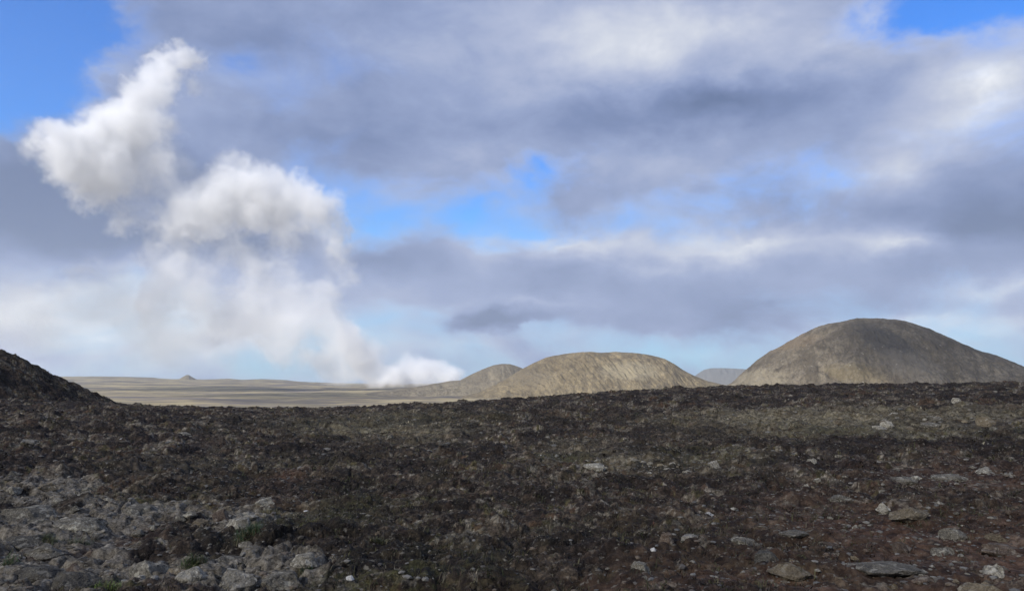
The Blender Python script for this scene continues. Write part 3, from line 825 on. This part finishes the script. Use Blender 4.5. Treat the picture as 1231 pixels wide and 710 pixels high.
def wisp_mat(name, density, scale, lo, hi, g=-.25, colour=(1, 1, 1), amount=1.0, stretch=(1, 1, 1), band=100.):
    """steam whose thickness follows the volume's own falloff, torn by turbulence"""
    m = bpy.data.materials.new(name); m.use_nodes = True
    nt = NT(m.node_tree); nt.N.clear()
    out = nt.n('ShaderNodeOutputMaterial')
    v = nt.n('ShaderNodeVolumePrincipled'); v.inputs['Density Attribute'].default_value = ''
    a = nt.n('ShaderNodeAttribute', attribute_name='density')
    fac = nt.math('MULTIPLY', a.outputs['Fac'], 1.0 / band, clamp=True)
    geo = nt.n('ShaderNodeNewGeometry')
    p = nt.vmath('MULTIPLY', geo.outputs['Position'], stretch)
    n1 = nt.noise(p, 1.0 / scale, 4, .58, .6)
    q = nt.math('ADD', fac, nt.math('MULTIPLY', nt.math('SUBTRACT', n1, .5), amount * 2))
    n2 = nt.noise(p, 3.1 / scale, 4, .6, .4)
    q = nt.math('ADD', q, nt.math('MULTIPLY', nt.math('SUBTRACT', n2, .5), amount * .9))
    dn = nt.math('MULTIPLY', nt.math('MULTIPLY', nt.maprange(q, lo, hi, 0, 1), nt.maprange(fac, 0.02, .35)), density)
    nt.L.new(dn, v.inputs['Density'])
    v.inputs['Color'].default_value = c4(colour); v.inputs['Anisotropy'].default_value = g
    nt.L.new(v.outputs[0], out.inputs['Volume'])
    return m

def puff_mesh(name, puffs, dist, voxel, grow, sub, seed, flat=.8, amps=(), vol=None, mat=None):
    """puffs: px, py, radius px -> one closed lumpy skin; vol = voxel size: turns it into a cloud that thins towards its skin"""
    r_ = random.Random(seed)
    bm = bmesh.new(); k = dist / F
    def ball(c, rad, s):
        bmesh.ops.create_icosphere(bm, subdivisions=s, radius=rad, matrix=Matrix.Translation(c) @ Matrix.Diagonal((1, flat, 1, 1)))
    def rv():
        v = Vector((r_.gauss(0, 1), r_.gauss(0, 1), r_.gauss(0, 1))); return v.normalized()
    for px, py, rad in puffs:
        d = ray(px, py); d = d / math.hypot(d[0], d[1])
        dd = dist + r_.uniform(-.6, .6) * rad * k
        c = Vector((d[0] * dd, d[1] * dd, EYE + d[2] * dd)); Rm = rad * k * .92
        ball(c, Rm + grow, 3)
        for _ in range(sub):
            r2 = Rm * r_.uniform(.28, .5); c2 = c + rv() * (Rm * .88)
            ball(c2, r2 + grow, 2)
            for _ in range(max(sub // 3, 0)):
                ball(c2 + rv() * r2 * .9, r2 * r_.uniform(.3, .5) + grow, 1)
    bmesh.ops.scale(bm, vec=(1, 1, 1), verts=bm.verts)
    me = bpy.data.meshes.new(name); bm.to_mesh(me); bm.free()
    o = bpy.data.objects.new(name, me); COL.objects.link(o)
    def bake(setup):
        setup()
        dg = bpy.context.evaluated_depsgraph_get(); dg.update()
        m2 = bpy.data.meshes.new_from_object(o.evaluated_get(dg)); o.modifiers.clear()
        old = o.data; o.data = m2; bpy.data.meshes.remove(old); m2.name = name
    def mods():
        md = o.modifiers.new('r', 'REMESH'); md.mode = 'VOXEL'; md.voxel_size = voxel
        sm = o.modifiers.new('s', 'SMOOTH'); sm.iterations = 2; sm.factor = .5
    bake(mods)
    for scale, amp in amps:
        m2 = o.data; n = len(m2.vertices)
        v = np.zeros(n * 3, np.float32); m2.vertices.foreach_get('co', v); v = v.reshape(-1, 3).astype(float)
        dv = np.stack([noise3(v / scale + 31 * j, seed + int(scale) + j) for j in range(3)], -1)
        v = v + dv * amp
        v[:, 2] = np.maximum(v[:, 2], FLOOR + 1)
        m2.vertices.foreach_set('co', v.astype(np.float32).ravel()); m2.update()
    if amps: bake(mods)
    for p in o.data.polygons: p.use_smooth = True
    o.data.materials.clear(); o.data.materials.append(mat)
    if vol:
        ng = bpy.data.node_groups.new(name + '_fill', 'GeometryNodeTree')
        ng.interface.new_socket('Geometry', in_out='INPUT', socket_type='NodeSocketGeometry')
        ng.interface.new_socket('Geometry', in_out='OUTPUT', socket_type='NodeSocketGeometry')
        gi = ng.nodes.new('NodeGroupInput'); go = ng.nodes.new('NodeGroupOutput')
        # a grid of depth below the skin, in metres
        n = len(o.data.vertices); v = np.zeros(n * 3, np.float32); o.data.vertices.foreach_get('co', v); v = v.reshape(-1, 3)
        lo, hi = v.min(0) - vol[0], v.max(0) + vol[0]
        mv = ng.nodes.new('GeometryNodeVolumeCube')
        mv.inputs['Min'].default_value = lo; mv.inputs['Max'].default_value = hi
        for ax, d in zip('XYZ', hi - lo): mv.inputs['Resolution ' + ax].default_value = int(max(8, d / vol[0]))
        pos = ng.nodes.new('GeometryNodeInputPosition'); nor = ng.nodes.new('GeometryNodeInputNormal')
        pr = ng.nodes.new('GeometryNodeProximity'); pr.target_element = 'FACES'
        sn = ng.nodes.new('GeometryNodeSampleNearestSurface'); sn.data_type = 'FLOAT_VECTOR'
        sub_ = ng.nodes.new('ShaderNodeVectorMath'); sub_.operation = 'SUBTRACT'
        dt = ng.nodes.new('ShaderNodeVectorMath'); dt.operation = 'DOT_PRODUCT'
        lt = ng.nodes.new('ShaderNodeMath'); lt.operation = 'LESS_THAN'; lt.inputs[1].default_value = 0.0
        ml = ng.nodes.new('ShaderNodeMath'); ml.operation = 'MULTIPLY'
        L_ = ng.links.new
        tgt = [k for k in pr.inputs if k.type == 'GEOMETRY'][0]; L_(gi.outputs[0], tgt)
        L_(gi.outputs[0], [k for k in sn.inputs if k.type == 'GEOMETRY'][0]); L_(nor.outputs[0], sn.inputs['Value'])
        L_(pos.outputs[0], sub_.inputs[0]); L_(pr.outputs['Position'], sub_.inputs[1])
        L_(sub_.outputs['Vector'], dt.inputs[0]); L_(sn.outputs['Value'], dt.inputs[1])
        L_(dt.outputs['Value'], lt.inputs[0]); L_(lt.outputs[0], ml.inputs[0]); L_(pr.outputs['Distance'], ml.inputs[1])
        L_(ml.outputs[0], mv.inputs['Density'])
        sm = ng.nodes.new('GeometryNodeSetMaterial'); sm.inputs['Material'].default_value = mat
        ng.links.new(mv.outputs[0], sm.inputs[0]); ng.links.new(sm.outputs[0], go.inputs[0])
        md = o.modifiers.new('fill', 'NODES'); md.node_group = ng
    return o

PL = 4500.
upper = [(213, 66, 15), (228, 68, 11), (198, 82, 19), (190, 100, 20), (180, 118, 24), (168, 138, 28), (150, 155, 30), (128, 168, 30), (100, 172, 28), (72, 172, 24), (52, 172, 14), (85, 192, 26), (120, 195, 32), (150, 182, 26),
         (172, 168, 18), (112, 222, 20), (107, 240, 13), (185, 190, 14), (244, 74, 6), (96, 215, 15)]
middle = [(272, 215, 22), (285, 228, 30), (258, 238, 28), (312, 232, 30), (342, 242, 28), (370, 246, 22), (390, 248, 15), (236, 258, 24), (265, 262, 24), (300, 258, 24), (335, 262, 18), (212, 268, 18), (205, 280, 10),
          (400, 262, 11), (225, 278, 14), (148, 268, 8), (380, 268, 14), (403, 290, 9)]
lower = [(150, 212, 20), (176, 222, 20), (200, 212, 18), (132, 232, 16), (225, 238, 20), (232, 100, 14), (246, 84, 9), (205, 150, 16), (200, 180, 18), (345, 288, 18), (312, 302, 18), (275, 292, 18), (60, 150, 12), (42, 180, 12), (90, 150, 14), (405, 240, 14), (150, 240, 18), (148, 262, 14), (165, 250, 12), (190, 235, 14), (205, 255, 16), (175, 300, 14), (190, 310, 18), (225, 300, 16), (260, 300, 15), (300, 322, 18), (345, 335, 18), (385, 350, 20), (405, 300, 16), (420, 330, 14), (235, 355, 26), (180, 365, 24), (265, 390, 24), (330, 430, 20), (395, 440, 22), (415, 452, 16), (545, 456, 9), (495, 436, 10), (448, 420, 16), (205, 322, 20), (195, 345, 22), (230, 338, 20), (110, 330, 14), (90, 330, 10), (255, 318, 12), (305, 345, 22), (290, 372, 26), (340, 360, 26), (372, 368, 26), (398, 385, 26), (415, 405, 24), (428, 425, 22), (440, 440, 20), (458, 452, 16),
         (488, 450, 14), (505, 444, 15), (522, 446, 12), (540, 447, 10), (552, 451, 6), (475, 458, 12), (350, 395, 24), (382, 420, 18), (320, 400, 24)]
foot = [(552, 452, 8), (540, 449, 11), (524, 448, 13), (508, 446, 15), (490, 450, 15), (472, 455, 14), (455, 452, 15), (442, 442, 16), (432, 428, 16), (424, 412, 15), (470, 464, 10), (500, 462, 10), (530, 460, 9), (415, 398, 13)]
veil = [(130, 160, 50), (180, 120, 40), (225, 90, 34), (95, 200, 44), (200, 210, 50), (300, 250, 60), (370, 260, 55), (410, 290, 44), (240, 270, 50), (250, 110, 30), (20, 370, 60), (90, 375, 55), (160, 380, 60), (230, 375, 58), (300, 385, 62), (360, 390, 56), (405, 410, 44), (140, 350, 40), (60, 395, 50), (200, 410, 44), (280, 420, 40), (345, 430, 40), (400, 440, 36), (150, 440, 30), (90, 430, 36), (230, 445, 26), (300, 450, 24), (360, 455, 20), (440, 430, 34), (-60, 375, 60), (-120, 370, 50),
        (470, 450, 22), (510, 452, 18), (225, 320, 36), (330, 330, 40), (410, 335, 30), (110, 320, 28)]
plume = link(bpy.data.objects.new('steam_plume', None))
bx, by, bz = hp(460, 466, PL); plume.location = (bx, by, FLOOR)
tag(plume, 'tall white billowing steam plume drifting up from the far plain', 'steam plume', kind='stuff')
CORE_U = steam_mat('dense_white_steam', .006, film=.03)
CORE_M = steam_mat('white_steam', .005, film=.03)
TW = [(150, 26), (70, 14)]
parts = [('billow', upper, dict(voxel=9., grow=-34, sub=5, seed=3, amps=TW, mat=CORE_U)),
         ('billow', middle, dict(voxel=9., grow=-38, sub=5, seed=5, amps=TW, mat=CORE_M)),
         ('fringe', upper, dict(voxel=13., grow=78, sub=6, seed=3, amps=TW, vol=(18.,), mat=wisp_mat('torn_steam', .019, 95., .22, 1.0, -.62, amount=1.1, band=125.))),
         ('fringe', middle, dict(voxel=13., grow=92, sub=6, seed=5, amps=TW, vol=(18.,), mat=wisp_mat('torn_steam', .015, 105., .22, 1.0, -.62, amount=1.1, band=140.))),
         ('wisp', lower, dict(voxel=16., grow=52, sub=4, seed=8, amps=TW, vol=(22.,), mat=wisp_mat('thin_steam', .0085, 150., .25, 1.0, -.62, amount=1.1, band=110.))),
         ('wisp', foot, dict(voxel=12., grow=36, sub=5, seed=21, amps=[(90, 16), (40, 8)], vol=(14.,), mat=wisp_mat('fresh_steam', .016, 80., .15, .9, -.62, amount=.85, band=60.))),
         ('veil', veil, dict(voxel=28., grow=60, sub=0, seed=9, flat=.7, amps=[(300, 60)], vol=(42.,), mat=wisp_mat('creamy_steam_veil', .0036, 300., .16, 1.0, -.6, (1, .99, .965), .7, band=340.)))]
for nm, pf, kw in parts:
    o = puff_mesh(nm, pf, PL, **kw)
    o.parent = plume; o.matrix_parent_inverse = Matrix.Translation((-bx, -by, -FLOOR))
print('plume', round(time.time() - T0, 1))

# ------------------------------------------------------------------ light
SUN_AZ, SUN_EL = R(222), R(31)
sdir = Vector((math.sin(SUN_AZ) * math.cos(SUN_EL), math.cos(SUN_AZ) * math.cos(SUN_EL), math.sin(SUN_EL)))
sun = bpy.data.lights.new('sun', 'SUN'); sun.energy = 5.0; sun.angle = R(.53); sun.color = (1, .965, .91)
so = link(bpy.data.objects.new('sun', sun)); so.rotation_euler = (-sdir).to_track_quat('-Z', 'Y').to_euler()

# clouds overhead, out of view, that shade the heath and parts of the hills
CLOUD_Z = 2750.
def overhead(tx, ty, tz, rx, ry, dens, label, seed):
    k = (CLOUD_Z - tz) / sdir.z
    c = Vector((tx, ty, tz)) + sdir * k
    r_ = random.Random(seed)
    bm = bmesh.new()
    for i in range(12):
        a = r_.uniform(0, 6.28); q = r_.uniform(0, .62)
        bmesh.ops.create_icosphere(bm, subdivisions=3, radius=1, matrix=Matrix.Translation(c + Vector((math.cos(a) * q * rx, math.sin(a) * q * ry, r_.uniform(-30, 60)))) @ Matrix.Diagonal((rx * .52, ry * .52, 130, 1)))
    me = bpy.data.meshes.new('cloud'); bm.to_mesh(me); bm.free()
    o = bpy.data.objects.new('cloud', me); COL.objects.link(o)
    md = o.modifiers.new('r', 'REMESH'); md.mode = 'VOXEL'; md.voxel_size = 26
    dg = bpy.context.evaluated_depsgraph_get(); m2 = bpy.data.meshes.new_from_object(o.evaluated_get(dg)); o.modifiers.clear(); o.data = m2
    v = np.zeros(len(m2.vertices) * 3, np.float32); m2.vertices.foreach_get('co', v); v = v.reshape(-1, 3).astype(float)
    nn = np.zeros_like(v, dtype=np.float32).ravel(); m2.vertices.foreach_get('normal', nn); nn = nn.reshape(-1, 3)
    v = v + nn * (noise3(v / 180, seed) * 50 + noise3(v / 70, seed) * 22)[:, None]
    m2.vertices.foreach_set('co', v.astype(np.float32).ravel()); m2.update()
    m2.materials.clear(); m2.materials.append(steam_mat('cloud_drops', dens, .4))
    return tag(o, label, 'cloud', kind='stuff')
overhead(0, 60, 0, 620, 420, .0020, 'thick grey cloud overhead that shades the heath', 71)
dx, dy, dz = hp(1200, 430, DOME_D)
overhead(dx - 60, dy - 120, 60, 420, 380, .0024, 'thin cloud overhead that dims one flank of the big hill', 72)

overhead(-900, 2900, FLOOR, 520, 420, .0030, 'broken cloud overhead that shades a patch of the plain', 73)
overhead(-1900, 4700, FLOOR, 560, 560, .0030, 'larger broken cloud overhead that shades the back of the plain', 74)

# haze
hx = bmesh.new(); bmesh.ops.create_cube(hx, size=1.0)
me = bpy.data.meshes.new('haze'); hx.to_mesh(me); hx.free()
haze = link(bpy.data.objects.new('haze', me))
z0, z1 = GMIN - 12.0, 2260.
haze.scale = (33000, 33000, z1 - z0); haze.location = (0, 0, (z0 + z1) / 2)
me.materials.append(steam_mat('thin_air_haze', 3.0e-5, .2, (.88, .94, 1)))
tag(haze, 'thin blue-grey air haze lying over the whole landscape', 'haze', kind='stuff')

# ------------------------------------------------------------------ sky
world = bpy.data.worlds.new('World'); scene.world = world; world.use_nodes = True
nt = NT(world.node_tree); nt.N.clear()
wo = nt.n('ShaderNodeOutputWorld'); bg = nt.n('ShaderNodeBackground')
STR = 0.12
bg.inputs['Strength'].default_value = STR * .86
nt.L.new(bg.outputs[0], wo.inputs['Surface'])
tc = nt.n('ShaderNodeTexCoord'); D = tc.outputs['Generated']
nrm = nt.vmath('NORMALIZE', D)
sep = nt.n('ShaderNodeSeparateXYZ'); nt.L.new(nrm, sep.inputs[0])
az = nt.math('ARCTAN2', sep.outputs[0], sep.outputs[1])
el = nt.math('ARCSINE', sep.outputs[2])
stretch = nt.vmath('MULTIPLY', nrm, (1, 1, 1.75))
wn = nt.noise(stretch, 3.2, 5, .6, .3, col=True)
wn2 = nt.noise(stretch, 11.0, 5, .6, .2, col=True)
cmb = nt.n('ShaderNodeCombineXYZ'); nt.L.new(az, cmb.inputs[0]); nt.L.new(el, cmb.inputs[1])
P = nt.vmath('ADD', cmb.outputs[0], nt.vmath('MULTIPLY', nt.vmath('SUBTRACT', wn, (.5, .5, .5)), (.16, .075, 0)))
P = nt.vmath('ADD', P, nt.vmath('MULTIPLY', nt.vmath('SUBTRACT', wn2, (.5, .5, .5)), (.085, .042, 0)))
wn3 = nt.noise(stretch, 34.0, 4, .6, 0, col=True)
P = nt.vmath('ADD', P, nt.vmath('MULTIPLY', nt.vmath('SUBTRACT', wn3, (.5, .5, .5)), (.030, .018, 0)))
PF = P
def field(base, blobs):
    acc = base
    for (px, py, rx, ry, rot, wgt) in blobs:
        a, e = azel(px, py)
        mp = nt.n('ShaderNodeMapping', vector_type='TEXTURE'); nt.L.new(PF, mp.inputs[0])
        mp.inputs['Location'].default_value = (a, e, 0); mp.inputs['Rotation'].default_value = (0, 0, R(rot)); mp.inputs['Scale'].default_value = (rx / F * 1.5, ry / F * 1.5, 1)
        g = nt.n('ShaderNodeTexGradient', gradient_type='QUADRATIC_SPHERE'); nt.L.new(mp.outputs[0], g.inputs[0])
        acc = nt.math('MULTIPLY_ADD', g.outputs['Fac'], wgt, acc)
    return acc
COVER0 = [(5, 60, 120, 85, 0, -2.3), (70, 30, 70, 40, 0, -.9), (285, 70, 50, 22, 0, -.35), (190, 130, 110, 70, 0, .9), (40, 200, 90, 45, 0, .5), (250, 30, 110, 50, 0, .5), (1150, 8, 110, 42, 0, -1.6), (675, 195, 70, 50, 35, -.9), (560, 262, 240, 62, 0, -.80), (450, 270, 80, 60, 0, -.5), (660, 285, 110, 34, 0, -.6),
         (860, 245, 160, 50, 0, -.75), (600, 395, 330, 55, 0, -.62), (800, 415, 260, 40, 0, -.6), (300, 440, 320, 40, 0, -.5), (1180, 410, 150, 40, 0, -.35), (1100, 170, 150, 40, 0, -.25),
         (60, 230, 120, 70, 0, .8), (180, 280, 160, 60, 0, .7), (310, 292, 90, 30, 0, .6), (480, 170, 160, 60, 0, .5), (700, 330, 420, 40, 0, .9), (1150, 260, 160, 60, 0, .7), (800, 60, 300, 80, 0, .6), (850, 130, 320, 50, 0, .6), (590, 382, 70, 13, 0, 1.0), (800, 380, 160, 22, 0, .4), (600, 195, 90, 40, 0, .4), (780, 205, 130, 30, 20, .5)]
COVER = [b[:5] + (b[5] * (1.0 if b[5] > 0 or b[1] < 110 else .56),) for b in COVER0]
cov = field(.78, COVER)
cnoise = nt.noise(stretch, 5.0, 7, .58, .4)
cov = nt.math('ADD', cov, nt.math('MULTIPLY', nt.math('SUBTRACT', cnoise, .5), 1.7))
cov = nt.maprange(cov, .16, .88, .05, 1.0)
BRIGHT = [(830, 40, 190, 60, 0, .30), (700, 70, 180, 80, 0, .28), (1200, 100, 120, 60, 0, .5), (1000, 50, 160, 60, 0, .2), (860, 128, 300, 34, 0, -.34), (1170, 270, 180, 60, 0, -.42), (1080, 190, 110, 34, 0, .22), (560, 190, 130, 40, 0, .15),
          (800, 195, 120, 28, 0, .12), (900, 300, 240, 26, 0, .44), (1090, 303, 90, 24, 0, .42), (1215, 352, 60, 16, 0, .3), (1120, 395, 120, 14, 0, .2), (680, 300, 140, 18, 0, .30), (700, 345, 330, 26, 0, -.12), (920, 372, 260, 26, 0, -.22), (1200, 360, 110, 30, 0, .12), (1190, 405, 140, 30, 0, .3),
          (40, 245, 150, 75, 0, -.55), (100, 190, 90, 50, 0, -.25), (150, 290, 130, 40, 0, -.42), (190, 215, 70, 34, 0, -.30), (310, 292, 90, 26, 0, -.45), (420, 320, 110, 24, 0, -.20), (40, 380, 260, 60, 0, .42), (250, 390, 270, 70, 0, .45), (590, 383, 66, 12, 0, -.5), (560, 405, 200, 14, 0, .15), (640, 365, 120, 10, 0, .16),
          (450, 170, 160, 70, 0, -.15), (330, 150, 130, 60, 0, -.12), (820, 414, 60, 10, 0, .3), (250, 40, 160, 60, 0, -.12), (120, 345, 90, 12, 0, -.3)]
BRIGHT = [b[:5] + (b[5] * 1.5,) for b in BRIGHT]
bri = field(.415, BRIGHT)
bn = nt.noise(stretch, 7.5, 7, .6, .3)
bri = nt.math('ADD', bri, nt.math('MULTIPLY', nt.math('SUBTRACT', bn, .5), .65))
st2 = nt.vmath('MULTIPLY', nrm, (1, 1, 1.9))
rim = nt.math('MULTIPLY', cov, nt.math('SUBTRACT', 1.0, cov))
bri = nt.math('MULTIPLY_ADD', rim, .7, bri)
bn2 = nt.noise(st2, 12.0, 7, .58, .35)
bri = nt.math('ADD', bri, nt.math('MULTIPLY', nt.math('SUBTRACT', bn2, .5), .45))
g = 1 / STR
def q(c): return tuple(v * g for v in c)
ramp_in = nt.maprange(bri, -.1, 1.2, 0, 1, False)
cloudc = nt.ramp(ramp_in, [(0, (.072, .118, .250)), (.22, (.130, .185, .355)), (.42, (.222, .282, .468)), (.62, (.368, .415, .565)), (.8, (.56, .590, .665)), (1, (.86, .87, .88))])
cloudc = nt.vmath('SCALE', cloudc, scale=g)
skyt = nt.n('ShaderNodeTexSky', sky_type='NISHITA'); skyt.sun_disc = False; skyt.sun_elevation = SUN_EL; skyt.sun_rotation = SUN_AZ
skyt.air_density = 1.0; skyt.dust_density = .3; skyt.ozone_density = 3.0
hs = nt.n('ShaderNodeHueSaturation'); hs.inputs['Saturation'].default_value = 1.30; hs.inputs['Value'].default_value = 1.0; nt.L.new(skyt.outputs[0], hs.inputs['Color'])
skyc = nt.mix(1.0, hs.outputs[0], (.08, .95, 1.55), 'MULTIPLY')
low = nt.vmath('SCALE', nt.ramp(nt.maprange(el, 0, .25, 0, 1, False), [(0, (.36, .50, .64)), (1, (.17, .50, .90))]), scale=g)
skyc = nt.mix(nt.maprange(el, .30, .06, 0, .85), skyc, low)
col = nt.mix(cov, skyc, cloudc)
nt.L.new(col, bg.inputs['Color'])
world.cycles.sampling_method = 'MANUAL'; world.cycles.sample_map_resolution = 512

# ------------------------------------------------------------------ camera and render settings
cam = bpy.data.cameras.new('camera'); co = link(bpy.data.objects.new('camera', cam))
cam.sensor_width = 36; cam.lens = 36 * F / W; cam.clip_start = .1; cam.clip_end = 60000
co.location = (0, 0, EYE); co.rotation_euler = (R(90) + PITCH, 0, 0)
scene.camera = co
scene.view_settings.view_transform = 'Standard'; scene.view_settings.look = 'None'
scene.view_settings.exposure = .48; scene.view_settings.gamma = 1; scene.view_settings.use_curve_mapping = False
cy = scene.cycles
cy.use_denoising = True; cy.denoising_prefilter = 'ACCURATE'; cy.denoising_input_passes = 'RGB_ALBEDO_NORMAL'
try: cy.denoiser = 'OPENIMAGEDENOISE'
except Exception: pass
cy.max_bounces = 14; cy.volume_bounces = 10; cy.volume_step_rate = 3.5; cy.diffuse_bounces = 3; cy.glossy_bounces = 2; cy.transparent_max_bounces = 24
cy.use_adaptive_sampling = True; cy.adaptive_threshold = .015
scene.render.resolution_x, scene.render.resolution_y = 1024, 590
print('done', round(time.time() - T0, 1))
